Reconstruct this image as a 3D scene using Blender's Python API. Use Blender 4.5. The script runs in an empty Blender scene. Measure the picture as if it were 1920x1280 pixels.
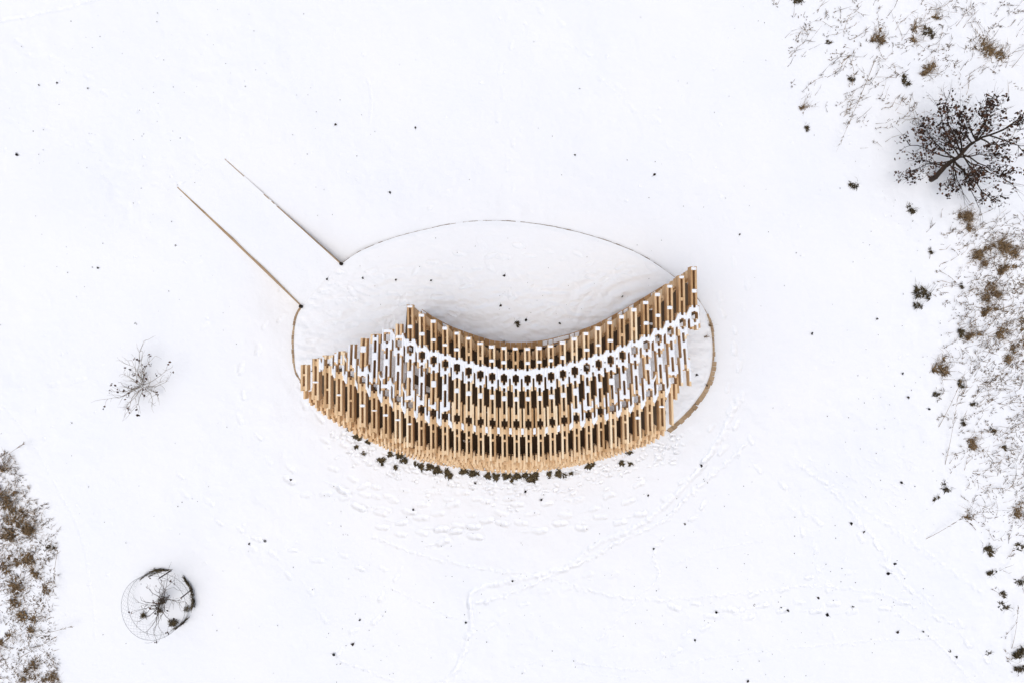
import bpy, math, random
import numpy as np
from mathutils import Vector, Matrix

R = math.radians
random.seed(11)
rng = np.random.default_rng(7)
scene = bpy.context.scene
C = scene.collection

# ------------------------------------------------------------------ camera, sky, sun, exposure
H = 1280.0 / 70.0            # drone height above the terrace, 70 photo pixels per metre at terrace level
cam_d = bpy.data.cameras.new("camera")
cam_d.sensor_width = 36.0
cam_d.lens = 24.0
cam_d.clip_start = 0.1
cam_d.clip_end = 2000.0
cam = bpy.data.objects.new("camera", cam_d)
cam.location = (0, 0, H)
cam.rotation_euler = (0, 0, 0)
C.objects.link(cam)
scene.camera = cam

SUN_EL, SUN_AZ = R(76), R(-140)          # azimuth from +Y, clockwise
world = bpy.data.worlds.new("World")
scene.world = world
world.use_nodes = True
wn, wl = world.node_tree.nodes, world.node_tree.links
wn.clear()
sky = wn.new("ShaderNodeTexSky")
sky.sky_type = 'NISHITA'
sky.sun_disc = False
sky.sun_elevation = SUN_EL
sky.sun_rotation = SUN_AZ
sky.air_density = 1.0
sky.dust_density = 4.0
sky.ozone_density = 1.0
hs = wn.new("ShaderNodeHueSaturation")
hs.inputs['Saturation'].default_value = 0.52
bg = wn.new("ShaderNodeBackground")
bg.inputs['Strength'].default_value = 0.15
wo = wn.new("ShaderNodeOutputWorld")
wl.new(sky.outputs[0], hs.inputs['Color'])
wl.new(hs.outputs[0], bg.inputs['Color'])
wl.new(bg.outputs[0], wo.inputs['Surface'])

sun_d = bpy.data.lights.new("sun", 'SUN')
sun_d.energy = 0.60
sun_d.angle = R(75)
sun_d.color = (1.0, 0.97, 0.93)
sun = bpy.data.objects.new("sun", sun_d)
sd = Vector((math.sin(SUN_AZ) * math.cos(SUN_EL), math.cos(SUN_AZ) * math.cos(SUN_EL), math.sin(SUN_EL)))
sun.rotation_euler = sd.to_track_quat('Z', 'Y').to_euler()
sun.location = sd * 40
C.objects.link(sun)

scene.view_settings.view_transform = 'Standard'
scene.view_settings.look = 'None'
scene.view_settings.exposure = 0.05
scene.view_settings.gamma = 1.0
scene.view_settings.use_curve_mapping = False

# ------------------------------------------------------------------ helpers
def P(px, py, z=0.0):
    """photo pixel at height z -> world point"""
    k = (H - z) / 1280.0
    return Vector(((px - 960) * k, (640 - py) * k, z))

def tag(o, label=None, cat=None, group=None, kind=None):
    if label: o['label'] = label
    if cat: o['category'] = cat
    if group: o['group'] = group
    if kind: o['kind'] = kind
    return o

def empty(name, loc=(0, 0, 0)):
    o = bpy.data.objects.new(name, None)
    o.empty_display_size = 0.2
    o.location = loc
    C.objects.link(o)
    return o

class MB:
    def __init__(s):
        s.v, s.f, s.t = [], [], []
    def add(s, vs, fs, tone=0.5):
        b = len(s.v)
        s.v.extend([tuple(p) for p in vs])
        s.f.extend([tuple(i + b for i in q) for q in fs])
        s.t.extend([tone] * len(vs))
    def hexa(s, lo, hi, tone=0.5):
        """lo, hi: 4 corners each, counter-clockwise seen from above"""
        s.add(list(lo) + list(hi), [(3, 2, 1, 0), (4, 5, 6, 7), (0, 1, 5, 4), (1, 2, 6, 5), (2, 3, 7, 6), (3, 0, 4, 7)], tone)
    def box(s, x0, x1, y0, y1, z0, z1, tone=0.5):
        s.hexa([(x0, y0, z0), (x1, y0, z0), (x1, y1, z0), (x0, y1, z0)],
               [(x0, y0, z1), (x1, y0, z1), (x1, y1, z1), (x0, y1, z1)], tone)
    def plank(s, a, b, th, depth, tone=0.5):
        """plank standing on edge, a and b are the ends of its top centre line, running mostly along Y"""
        a, b = Vector(a), Vector(b)
        if a.y > b.y: a, b = b, a
        d = Vector((b.x - a.x, b.y - a.y, 0)).normalized()
        n = Vector((d.y, -d.x, 0)) * (th / 2)
        dz = Vector((0, 0, depth))
        hi = [a - n, a + n, b + n, b - n]
        s.hexa([p - dz for p in hi], hi, tone)
    def tube(s, pts, r0, r1, n=5, tone=0.5):
        pts = [Vector(p) for p in pts]
        m = len(pts)
        vs, fs = [], []
        up = Vector((0.3, 0.2, 1)).normalized()
        for i, p in enumerate(pts):
            d = (pts[min(i + 1, m - 1)] - pts[max(i - 1, 0)])
            if d.length < 1e-6: d = Vector((0, 0, 1))
            d.normalize()
            u = d.cross(up)
            if u.length < 1e-3: u = d.cross(Vector((1, 0, 0)))
            u.normalize()
            w = d.cross(u)
            r = r0 + (r1 - r0) * i / max(m - 1, 1)
            for k in range(n):
                a = 2 * math.pi * k / n
                vs.append(p + (u * math.cos(a) + w * math.sin(a)) * r)
        for i in range(m - 1):
            for k in range(n):
                fs.append((i * n + k, i * n + (k + 1) % n, (i + 1) * n + (k + 1) % n, (i + 1) * n + k))
        fs.append(tuple(range(n - 1, -1, -1)))
        fs.append(tuple((m - 1) * n + k for k in range(n)))
        s.add(vs, fs, tone)
    def blade(s, base, tip, w, sag=0.0, tone=0.5, seg=3):
        base, tip = Vector(base), Vector(tip)
        d = tip - base
        side = Vector((-d.y, d.x, 0))
        if side.length < 1e-4: side = Vector((1, 0, 0))
        side.normalize()
        vs, fs = [], []
        for i in range(seg + 1):
            t = i / seg
            p = base + d * t + Vector((0, 0, sag * 4 * t * (1 - t)))
            ww = w * (1 - 0.85 * t) / 2
            vs += [p - side * ww, p + side * ww]
        for i in range(seg):
            fs.append((2 * i, 2 * i + 1, 2 * i + 3, 2 * i + 2))
        s.add(vs, fs, tone)
    def leaf(s, c, size, d, nrm, tone=0.5):
        """a small pointed leaf folded along its midrib"""
        d = d.normalized()
        w = d.cross(nrm).normalized()
        u = w.cross(d).normalized()
        a, b = c - d * size * .5, c + d * size * .5
        m1, m2 = c - d * size * .15, c + d * size * .2
        lw = size * .33
        vs = [a, m1 + w * lw + u * size * .14, m2 + w * lw * .9 + u * size * .16, b + u * size * .1,
              m2 - w * lw * .9 + u * size * .16, m1 - w * lw + u * size * .14, c - u * size * .02]
        s.add(vs, [(0, 6, 1), (1, 6, 2), (2, 6, 3), (3, 6, 4), (4, 6, 5), (5, 6, 0)], tone)
    def mesh(s, name, smooth=False):
        me = bpy.data.meshes.new(name)
        me.from_pydata(s.v, [], s.f)
        at = me.attributes.new("tone", 'FLOAT', 'POINT')
        at.data.foreach_set("value", s.t)
        if smooth:
            me.polygons.foreach_set("use_smooth", [True] * len(me.polygons))
        me.update()
        return me
    def build(s, name, mat, parent=None, smooth=False, loc=None):
        me = s.mesh(name, smooth)
        if mat: me.materials.append(mat)
        o = bpy.data.objects.new(name, me)
        C.objects.link(o)
        if parent: o.parent = parent
        if loc is not None: o.location = loc
        return o

def nodes_of(name):
    m = bpy.data.materials.new(name)
    m.use_nodes = True
    nt = m.node_tree
    return m, nt, nt.nodes, nt.links, nt.nodes["Principled BSDF"]

def ramp(n, stops):
    r = n.new("ShaderNodeValToRGB")
    e = r.color_ramp.elements
    while len(e) < len(stops): e.new(0.5)
    for k, (p, c) in enumerate(stops):
        e[k].position = p
        e[k].color = (*c, 1)
    return r

# ------------------------------------------------------------------ materials
def mat_snow(name, bump=0.25, scale=9.0):
    m, nt, n, l, b = nodes_of(name)
    tc = n.new("ShaderNodeTexCoord")
    n1 = n.new("ShaderNodeTexNoise"); n1.inputs['Scale'].default_value = scale; n1.inputs['Detail'].default_value = 6
    n2 = n.new("ShaderNodeTexNoise"); n2.inputs['Scale'].default_value = 0.35; n2.inputs['Detail'].default_value = 3
    l.new(tc.outputs['Object'], n1.inputs['Vector']); l.new(tc.outputs['Object'], n2.inputs['Vector'])
    r = ramp(n, [(0.3, (0.845, 0.862, 0.895)), (0.7, (0.875, 0.882, 0.898))])
    l.new(n2.outputs['Fac'], r.inputs['Fac'])
    l.new(r.outputs['Color'], b.inputs['Base Color'])
    b.inputs['Roughness'].default_value = 0.85
    b.inputs['Specular IOR Level'].default_value = 0.15
    bp = n.new("ShaderNodeBump"); bp.inputs['Strength'].default_value = bump; bp.inputs['Distance'].default_value = 0.03
    l.new(n1.outputs['Fac'], bp.inputs['Height'])
    l.new(bp.outputs['Normal'], b.inputs['Normal'])
    return m

def mat_wood(name, lo, mid, hi, axis='Y'):
    m, nt, n, l, b = nodes_of(name)
    tc = n.new("ShaderNodeTexCoord")
    mp = n.new("ShaderNodeMapping")
    mp.inputs['Scale'].default_value = {'Y': (30, 2.2, 30), 'X': (2.2, 30, 30)}[axis]
    l.new(tc.outputs['Object'], mp.inputs['Vector'])
    n1 = n.new("ShaderNodeTexNoise"); n1.inputs['Scale'].default_value = 1.0; n1.inputs['Detail'].default_value = 5
    l.new(mp.outputs['Vector'], n1.inputs['Vector'])
    n2 = n.new("ShaderNodeTexNoise"); n2.inputs['Scale'].default_value = 5.0; n2.inputs['Detail'].default_value = 3
    l.new(tc.outputs['Object'], n2.inputs['Vector'])
    at = n.new("ShaderNodeAttribute"); at.attribute_name = "tone"
    m1 = n.new("ShaderNodeMath"); m1.operation = 'MULTIPLY_ADD'; m1.inputs[1].default_value = 0.45
    m2 = n.new("ShaderNodeMath"); m2.operation = 'MULTIPLY_ADD'; m2.inputs[1].default_value = 0.75; m2.inputs[2].default_value = -0.22
    m3 = n.new("ShaderNodeMath"); m3.operation = 'MULTIPLY_ADD'; m3.inputs[1].default_value = 0.25
    l.new(at.outputs['Fac'], m2.inputs[0])
    l.new(n2.outputs['Fac'], m3.inputs[0]); l.new(m2.outputs[0], m3.inputs[2])
    l.new(n1.outputs['Fac'], m1.inputs[0]); l.new(m3.outputs[0], m1.inputs[2])
    r = ramp(n, [(0.15, lo), (0.5, mid), (0.85, hi)])
    l.new(m1.outputs[0], r.inputs['Fac'])
    l.new(r.outputs['Color'], b.inputs['Base Color'])
    b.inputs['Roughness'].default_value = 0.75
    b.inputs['Specular IOR Level'].default_value = 0.25
    bp = n.new("ShaderNodeBump"); bp.inputs['Strength'].default_value = 0.3; bp.inputs['Distance'].default_value = 0.004
    l.new(n1.outputs['Fac'], bp.inputs['Height']); l.new(bp.outputs['Normal'], b.inputs['Normal'])
    return m

def mat_tone(name, lo, hi, rough=0.8, scale=12.0):
    m, nt, n, l, b = nodes_of(name)
    at = n.new("ShaderNodeAttribute"); at.attribute_name = "tone"
    tc = n.new("ShaderNodeTexCoord")
    n1 = n.new("ShaderNodeTexNoise"); n1.inputs['Scale'].default_value = scale; n1.inputs['Detail'].default_value = 4
    l.new(tc.outputs['Object'], n1.inputs['Vector'])
    ma = n.new("ShaderNodeMath"); ma.operation = 'MULTIPLY_ADD'; ma.inputs[1].default_value = 0.5
    mb = n.new("ShaderNodeMath"); mb.operation = 'SUBTRACT'; mb.inputs[1].default_value = 0.25
    l.new(n1.outputs['Fac'], ma.inputs[0]); l.new(at.outputs['Fac'], ma.inputs[2]); l.new(ma.outputs[0], mb.inputs[0])
    r = ramp(n, [(0.0, lo), (1.0, hi)])
    l.new(mb.outputs[0], r.inputs['Fac']); l.new(r.outputs['Color'], b.inputs['Base Color'])
    b.inputs['Roughness'].default_value = rough
    b.inputs['Specular IOR Level'].default_value = 0.2
    return m

M = dict(
    snow=mat_snow("snow_ground", 0.45),
    tsnow=mat_snow("snow_trampled", 0.4, 14.0),
    rsnow=mat_snow("snow_cap", 0.2, 20.0),
    wood=mat_wood("spruce_planks", (0.42, 0.24, 0.105), (0.74, 0.515, 0.30), (0.90, 0.73, 0.51)),
    bench=mat_wood("bench_boards", (0.30, 0.165, 0.07), (0.43, 0.25, 0.115), (0.55, 0.35, 0.18), 'X'),
    edge=mat_wood("weathered_edging", (0.22, 0.15, 0.09), (0.36, 0.25, 0.15), (0.50, 0.37, 0.24), 'X'),
    soil_shade=mat_tone("soil_and_shade", (0.06, 0.042, 0.028), (0.14, 0.10, 0.07), 0.95, 5.0),  # earth colour in the middle, painted shade under the roof edges
    bark=mat_tone("oak_bark", (0.016, 0.011, 0.008), (0.065, 0.046, 0.034), 0.9, 25.0),
    twig=mat_tone("twig_bark", (0.05, 0.04, 0.035), (0.16, 0.13, 0.105), 0.9, 25.0),
    straw=mat_tone("pale_stems", (0.10, 0.08, 0.06), (0.36, 0.29, 0.21), 0.9, 25.0),
    oakleaf=mat_tone("brown_oak_leaves", (0.020, 0.012, 0.009), (0.125, 0.062, 0.036), 0.7, 6.0),
    dead=mat_tone("fallen_leaf", (0.012, 0.009, 0.010), (0.06, 0.04, 0.03), 0.8, 20.0),
    dry=mat_tone("dry_grass", (0.068, 0.044, 0.024), (0.33, 0.22, 0.115), 0.85, 8.0),
    green=mat_tone("winter_turf", (0.026, 0.020, 0.011), (0.135, 0.10, 0.05), 0.85, 8.0),
    wire=mat_tone("galvanised_wire", (0.16, 0.165, 0.17), (0.30, 0.31, 0.32), 0.5, 30.0),
)

# ------------------------------------------------------------------ numpy noise and terrain height
def vnoise(X, Y, wl, seed):
    """smooth value noise, wavelength wl metres, range about -1..1"""
    r = np.random.default_rng(seed)
    n = 256
    tab = r.uniform(-1, 1, (n, n))
    fx, fy = X / wl + 1000.37, Y / wl + 1000.71
    ix, iy = np.floor(fx).astype(int), np.floor(fy).astype(int)
    tx, ty = fx - ix, fy - iy
    tx = tx * tx * (3 - 2 * tx); ty = ty * ty * (3 - 2 * ty)
    a = tab[ix % n, iy % n]; b = tab[(ix + 1) % n, iy % n]
    c = tab[ix % n, (iy + 1) % n]; d = tab[(ix + 1) % n, (iy + 1) % n]
    return (a * (1 - tx) + b * tx) * (1 - ty) + (c * (1 - tx) + d * tx) * ty

def base_h(X, Y):
    """the hillside without prints: falls gently towards the lower edge of the photo"""
    Yc = np.clip(Y, -40, 40)
    h = -0.33 + 0.055 * Yc + 0.10 * np.exp(-((Yc - 3.0) / 1.3) ** 2)
    # snow hollow outside the corner where ramp and terrace meet
    for (px, py, r, d) in ((662, 470, 0.9, 0.16), (600, 430, 0.9, 0.08), (538, 575, 0.7, 0.10), (520, 545, 0.7, 0.06)):
        q = P(px, py, -0.2)
        h = h - .8 * d * np.exp(-((X - q.x) ** 2 + (Y - q.y) ** 2) / (r * r))
    return h

def gz(px, py):
    """ground height under a photo pixel"""
    z = -0.3
    for _ in range(3):
        q = P(px, py, z)
        z = float(base_h(np.array(q.x), np.array(q.y)))
    return z

def G(px, py, dz=0.0):
    z = gz(px, py)
    q = P(px, py, z)
    return Vector((q.x, q.y, z + dz))

# ------------------------------------------------------------------ ground: one sheet with tracks pressed into it
def axis_coords(half, step, far):
    inner = np.arange(-half, half + step * .5, step)
    out, s, v = [], step, half
    while v < far:
        s *= 1.35
        v += s
        out.append(v)
    out = np.array(out)
    return np.concatenate([-out[::-1], inner, out])

gx = axis_coords(14.6, 0.025, 400.0)
gy = axis_coords(9.9, 0.025, 400.0)
GX, GY = np.meshgrid(gx, gy, indexing='ij')
inside = (np.abs(GX) < 14.6) & (np.abs(GY) < 9.9)
GZ = base_h(GX, GY)
GZ += 0.030 * vnoise(GX, GY, 2.6, 1) + 0.012 * vnoise(GX, GY, 0.9, 2) + (0.012 * vnoise(GX, GY, 0.34, 3) + 0.0045 * vnoise(GX, GY, 0.13, 8)) * inside * (0.6 + 0.8 * np.clip(vnoise(GX, GY, 3.1, 9) + .3, 0, 1))
fine = vnoise(GX, GY, 0.11, 4)
# rougher, wind-lifted snow among the grass on the right and lower left
q = P(1560, 640)
GZ += np.clip((GX - q.x + 0.15 * GY) / 3.0, 0, 1) * inside * (0.014 * vnoise(GX, GY, 0.28, 5) + 0.006 * fine)

def press(A, X, Y, gxa, gya, cx, cy, ln, wd, ang, depth, rim=0.22):
    """press an oval print into the height array"""
    r = max(ln, wd) * 1.6
    depth *= 1.45
    i0, i1 = np.searchsorted(gxa, [cx - r, cx + r]); j0, j1 = np.searchsorted(gya, [cy - r, cy + r])
    if i1 - i0 < 2 or j1 - j0 < 2: return
    x, y = X[i0:i1, j0:j1] - cx, Y[i0:i1, j0:j1] - cy
    c, s = math.cos(ang), math.sin(ang)
    u, v = (x * c + y * s) / (ln / 2), (-x * s + y * c) / (wd / 2)
    d = (np.abs(u) ** 2.6 + np.abs(v) ** 2.6) ** (1 / 2.6) + .22 * vnoise(x + cx * 3, y + cy, .08, 78)
    A[i0:i1, j0:j1] += -depth * np.clip(1.25 - d, 0, 1) ** 0.7 * (d < 1.25) + rim * depth * np.exp(-((d - 1.35) / 0.22) ** 2)

def gpress(px, py, ln, wd, ang, depth, rim=0.22):
    q = G(px, py)
    press(GZ, GX, GY, gx, gy, q.x, q.y, ln, wd, ang, depth, rim)

def smooth_line(pts, n):
    pts = np.array(pts, float)
    t = np.linspace(0, len(pts) - 1, n)
    out = []
    for tt in t:
        i = min(int(tt), len(pts) - 2); f = tt - i
        p0, p1, p2, p3 = pts[max(i - 1, 0)], pts[i], pts[i + 1], pts[min(i + 2, len(pts) - 1)]
        out.append(0.5 * (2 * p1 + (p2 - p0) * f + (2 * p0 - 5 * p1 + 4 * p2 - p3) * f * f + (3 * p1 - p0 - 3 * p2 + p3) * f ** 3))
    return np.array(out)

def groove(pts, width, depth, jit=0.0):
    """a continuous track, e.g. of a sledge"""
    L = sum(math.dist(pts[i], pts[i + 1]) for i in range(len(pts) - 1))
    s = smooth_line(pts, int(L / 4))
    for k in range(len(s) - 1):
        a = math.atan2(-(s[k + 1][1] - s[k][1]), s[k + 1][0] - s[k][0])
        gpress(s[k][0] + rng.normal() * jit, s[k][1] + rng.normal() * jit, width * 1.5, width, a,
               depth * 0.45 * rng.uniform(.7, 1.2), 0.2)

def walk(pts, step, depth, size=0.27, gait=9.0, dragp=0.3):
    """a trail of footprints, left and right of the line"""
    L = sum(math.dist(pts[i], pts[i + 1]) for i in range(len(pts) - 1))
    s = smooth_line(pts, max(int(L / step), 3))
    for k in range(len(s) - 1):
        dx, dy = s[k + 1] - s[k]
        a = math.atan2(-dy, dx)
        nx, ny = -dy / (math.hypot(dx, dy) + 1e-6), dx / (math.hypot(dx, dy) + 1e-6)
        sg = (1 if k % 2 else -1) * gait * rng.uniform(.5, 1.1)
        px, py = s[k][0] + nx * sg + rng.normal() * 2, s[k][1] + ny * sg + rng.normal() * 2
        ln = size * rng.uniform(.85, 1.2)
        dd = .85 * depth * rng.uniform(.5, 1.25)
        gpress(px, py, ln, ln * .42, a + rng.normal() * .15, dd)
        gpress(px + math.cos(a) * ln * 24, py - math.sin(a) * ln * 24, ln * .45, ln * .4, a, dd * .7)
        if rng.random() < dragp:
            gpress(px - math.cos(a) * 20, py + math.sin(a) * 20, ln * 1.3, .05, a, dd * .35)

# sledge and wheel tracks
groove([(745, 1300), (830, 1280), (868, 1230), (885, 1160), (880, 1125), (905, 1100), (970, 1085), (1060, 1062), (1120, 1020), (1200, 985), (1250, 945), (1290, 905), (1325, 860), (1360, 800), (1385, 745)], 0.14, 0.026, 2.0)
groove([(895, 1130), (960, 1110), (1040, 1075), (1100, 1050), (1160, 1015), (1245, 975), (1290, 930), (1350, 880), (1400, 830)], 0.09, 0.030, 1.5)
groove([(700, 1005), (760, 1030), (850, 1055), (940, 1070), (1040, 1085), (1100, 1105), (1180, 1120), (1280, 1122), (1400, 1110), (1520, 1098), (1640, 1110), (1720, 1140)], 0.07, 0.022, 1.5)
groove([(730, 1100), (780, 1125), (830, 1150), (880, 1165)], 0.05, 0.018, 1)
groove([(1080, 1240), (1200, 1255), (1320, 1235), (1480, 1215), (1640, 1200), (1760, 1195)], 0.06, 0.018, 1)
groove([(1120, 1200), (1160, 1160), (1195, 1122), (1235, 1080), (1225, 1040), (1245, 1010)], 0.07, 0.020, 1.5)
groove([(1260, 1060), (1340, 1030), (1440, 1010)], 0.05, 0.015, 1)
groove([(640, 1240), (700, 1262), (760, 1290)], 0.07, 0.02, 1)
groove([(960, 1250), (1050, 1235), (1120, 1262), (1180, 1270)], 0.05, 0.015, 1)
groove([(1680, 1150), (1740, 1190), (1790, 1240), (1830, 1290)], 0.07, 0.02, 1)
groove([(1500, 870), (1560, 920), (1620, 985), (1660, 1040), (1690, 1090), (1800, 1180)], 0.08, 0.022, 2)
groove([(1540, 900), (1620, 950), (1700, 1010), (1770, 1060), (1840, 1110)], 0.10, 0.018, 3)
groove([(1080, 90), (1130, 150), (1190, 205), (1240, 240)], 0.05, 0.010, 1)
groove([(690, 150), (697, 190), (692, 230)], 0.07, 0.016, 1)
groove([(0, 38), (60, 28), (130, 12), (190, -5)], 0.10, 0.02, 1)
groove([(5, 760), (60, 830), (110, 920), (150, 1000), (170, 1100), (180, 1200)], 0.07, 0.012, 1)
# people on foot
walk([(640, 930), (720, 965), (800, 980), (870, 985), (930, 978), (1000, 990), (1080, 985), (1160, 975), (1230, 960)], 32, 0.050, .34, 7)
walk([(715, 995), (770, 1000), (830, 1010), (870, 1000), (930, 1005)], 30, 0.045, .34, 6)
walk([(540, 905), (600, 930), (660, 925), (720, 905)], 30, 0.03, .30, 8)
walk([(480, 1020), (540, 1035), (620, 1045), (690, 1060), (740, 1090)], 34, 0.026, .28, 8)
walk([(740, 1080), (715, 1130), (690, 1170), (640, 1210), (610, 1260)], 34, 0.028, .28, 8)
walk([(1230, 1130), (1320, 1140), (1400, 1150), (1480, 1135), (1560, 1140), (1640, 1130), (1720, 1140)], 30, 0.03, .30, 9)
walk([(1240, 1230), (1290, 1195), (1350, 1150), (1420, 1120), (1520, 1085), (1640, 1060)], 38, 0.022, .28, 9)
walk([(1500, 960), (1520, 1020), (1540, 1080), (1550, 1150), (1570, 1240)], 36, 0.02, .28, 9)
walk([(1400, 830), (1450, 900), (1500, 960), (1560, 1010)], 40, 0.018, .28, 9)
walk([(1330, 880), (1300, 930), (1320, 960), (1240, 1010)], 36, 0.024, .28, 9)
walk([(420, 330), (330, 250), (220, 180), (90, 110), (-20, 60)], 32, 0.007, .26, 8)
walk([(380, 360), (260, 330), (150, 270), (40, 240), (-20, 215)], 34, 0.007, .26, 8)
walk([(395, 320), (480, 230), (560, 130), (640, 60), (700, -10)], 36, 0.006, .26, 8)
walk([(960, -10), (950, 100), (940, 200), (955, 300), (960, 380)], 38, 0.010, .26, 9)
walk([(1000, -10), (1080, 90), (1180, 190), (1290, 300), (1370, 420), (1400, 560), (1400, 700)], 40, 0.010, .26, 9)
walk([(520, 590), (470, 660), (450, 760), (500, 850), (560, 900)], 36, 0.016, .28, 9)
walk([(560, 730), (600, 800), (660, 850), (740, 890)], 30, 0.02, .28, 8)
walk([(-10, 720), (60, 740), (170, 700), (300, 650), (420, 600)], 38, 0.010, .27, 8)
walk([(1380, 740), (1370, 800), (1340, 850), (1290, 900), (1220, 940)], 26, 0.026, .30, 10)
walk([(700, 940), (790, 955), (900, 950), (1010, 955), (1120, 945), (1220, 910)], 26, 0.028, .30, 12)
walk([(620, 890), (700, 920), (800, 930), (900, 925), (1000, 930)], 24, 0.024, .28, 12)
walk([(1345, 560), (1380, 640), (1370, 740), (1330, 830)], 30, 0.018, .28, 8)
walk([(850, 1240), (900, 1180), (980, 1130), (1080, 1090), (1180, 1060)], 34, 0.020, .28, 8)
walk([(330, 900), (400, 960), (480, 1020), (560, 1090), (640, 1190)], 36, 0.016, .28, 8)
walk([(1600, 980), (1660, 1050), (1720, 1110), (1800, 1180), (1860, 1260)], 30, 0.022, .28, 9)
# trodden, dripped-on belt just outside the outer wall
for _ in range(300):
    t = rng.uniform(-1, 1)
    px = 950 + t * 330
    edge = 886 - 95 * (abs(t) ** 2.1) if t < 0 else 886 - 90 * (abs(t) ** 2.0)
    py = edge + 6 + abs(rng.normal()) * 26
    gpress(px, py, rng.uniform(.05, .2), rng.uniform(.04, .09), rng.uniform(-.5, .5), rng.uniform(.012, .035), .5)
for _ in range(160):          # thin drag marks and rippled crust lower right
    px, py = rng.uniform(1380, 1720), rng.uniform(860, 1110)
    if py < 860 + (px - 1480) * .6: gpress(px, py, rng.uniform(.2, .5), .035, R(-38) + rng.normal() * .15, .008, .4)
for _ in range(260):          # odd pits all over
    px, py = rng.uniform(0, 1920), rng.uniform(0, 1280)
    gpress(px, py, rng.uniform(.04, .12), rng.uniform(.04, .09), rng.uniform(0, 3), rng.uniform(.005, .016), .3)

def grid_object(name, X, Y, Z, mat, closed=False, flip=False):
    nx, ny = X.shape
    me = bpy.data.meshes.new(name)
    co = np.stack([X, Y, Z], -1).reshape(-1, 3).astype(np.float32)
    idx = np.arange(nx * ny).reshape(nx, ny)
    a = idx
    if closed: a = np.vstack([idx, idx[:1]])
    qd = np.stack([a[:-1, :-1], a[1:, :-1], a[1:, 1:], a[:-1, 1:]], -1).reshape(-1, 4)
    if flip: qd = qd[:, ::-1]
    me.vertices.add(len(co)); me.vertices.foreach_set("co", co.ravel())
    me.loops.add(qd.size); me.loops.foreach_set("vertex_index", qd.ravel().astype(np.int32))
    me.polygons.add(len(qd))
    me.polygons.foreach_set("loop_start", np.arange(0, qd.size, 4, dtype=np.int32))
    me.polygons.foreach_set("use_smooth", np.ones(len(qd), bool))
    me.update(calc_edges=True)
    me.materials.append(mat)
    o = bpy.data.objects.new(name, me)
    C.objects.link(o)
    return o

# ------------------------------------------------------------------ terrace outline (photo pixels at terrace level)
CORNER_R, CORNER_L = (640, 495), (565, 575)
OUTER = [(552, 690), (560, 708), (586, 747), (610, 768), (638, 790), (682, 816), (737, 842), (802, 864), (868, 875), (945, 884), (995, 882), (1071, 871),
         (1137, 855), (1192, 836), (1235, 816), (1268, 792)]
UPPER = [(640, 495), (665, 477), (700, 460), (745, 444), (800, 430), (860, 418), (920, 414), (980, 417), (1040, 426), (1100, 440),
         (1150, 456), (1200, 477), (1240, 502), (1280, 532), (1308, 560), (1328, 595), (1337, 640), (1335, 690), (1322, 728), (1300, 760)]
LEFT = [(565, 575), (555, 592), (550, 620), (549, 650)]
upper_s = smooth_line(UPPER, 120)
lower_s = smooth_line(list(UPPER[-2:]) + OUTER[::-1] + LEFT[::-1], 170)[9:]
ring_px = np.vstack([upper_s, lower_s])
ring = np.array([P(a, b, 0)[:2] for a, b in ring_px])

# drop the ground sheet out of the way under the terrace is not needed: it lies lower than the terrace everywhere
ground = tag(grid_object('ground', GX, GY, GZ, M['snow']), kind='structure')

# terrace snow: polar sheet inside the outline, trampled
cen = np.array(P(945, 640, 0)[:2])
ang = np.arctan2(ring[:, 1] - cen[1], ring[:, 0] - cen[0])
rad = np.hypot(ring[:, 1] - cen[1], ring[:, 0] - cen[0])
o_ = np.argsort(ang)
ang, rad = ang[o_], rad[o_]
NA, NR = 1500, 240
th = np.linspace(-math.pi, math.pi, NA, endpoint=False)
# exact ray/segment intersection keeps the straight chord at the ramp mouth straight
rr = np.full(NA, 0.0)
rc = np.vstack([ring, ring[:1]])
for k in range(len(rc) - 1):
    a, b = rc[k] - cen, rc[k + 1] - cen
    e = b - a
    dx, dy = np.cos(th), np.sin(th)
    den = dx * e[1] - dy * e[0]
    with np.errstate(divide='ignore', invalid='ignore'):
        t = (a[0] * e[1] - a[1] * e[0]) / den
        u = (a[0] * dy - a[1] * dx) / den
    ok = (t > 0) & (u >= -1e-6) & (u <= 1 + 1e-6) & np.isfinite(t)
    rr = np.where(ok & (t > rr), t, rr)
chord = np.array([(math.cos(t), math.sin(t)) for t in th])
jag = 0.004 * vnoise(th * 14, th * 0 + 3, 1.0, 21) + 0.004 * vnoise(th * 50, th * 0 + 9, 1.0, 22)
pl, pr = np.array(P(*CORNER_L)[:2]) - cen, np.array(P(*CORNER_R)[:2]) - cen
a_l, a_r = math.atan2(pl[1], pl[0]), math.atan2(pr[1], pr[0])
on_chord = (th > a_r) & (th < a_l)
over = 0.002 * (~((np.cos(th) > .25) & (np.sin(th) < .1)))
rr = rr + np.where(on_chord, 0.01, jag + over)
sr = np.linspace(0.002, 1, NR) ** 0.8
TX = cen[0] + np.outer(np.cos(th) * rr, sr)
TY = cen[1] + np.outer(np.sin(th) * rr, sr)
edge_f = np.clip((1 - sr[None, :]) * rr[:, None] / 0.12, 0, 1)

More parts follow.
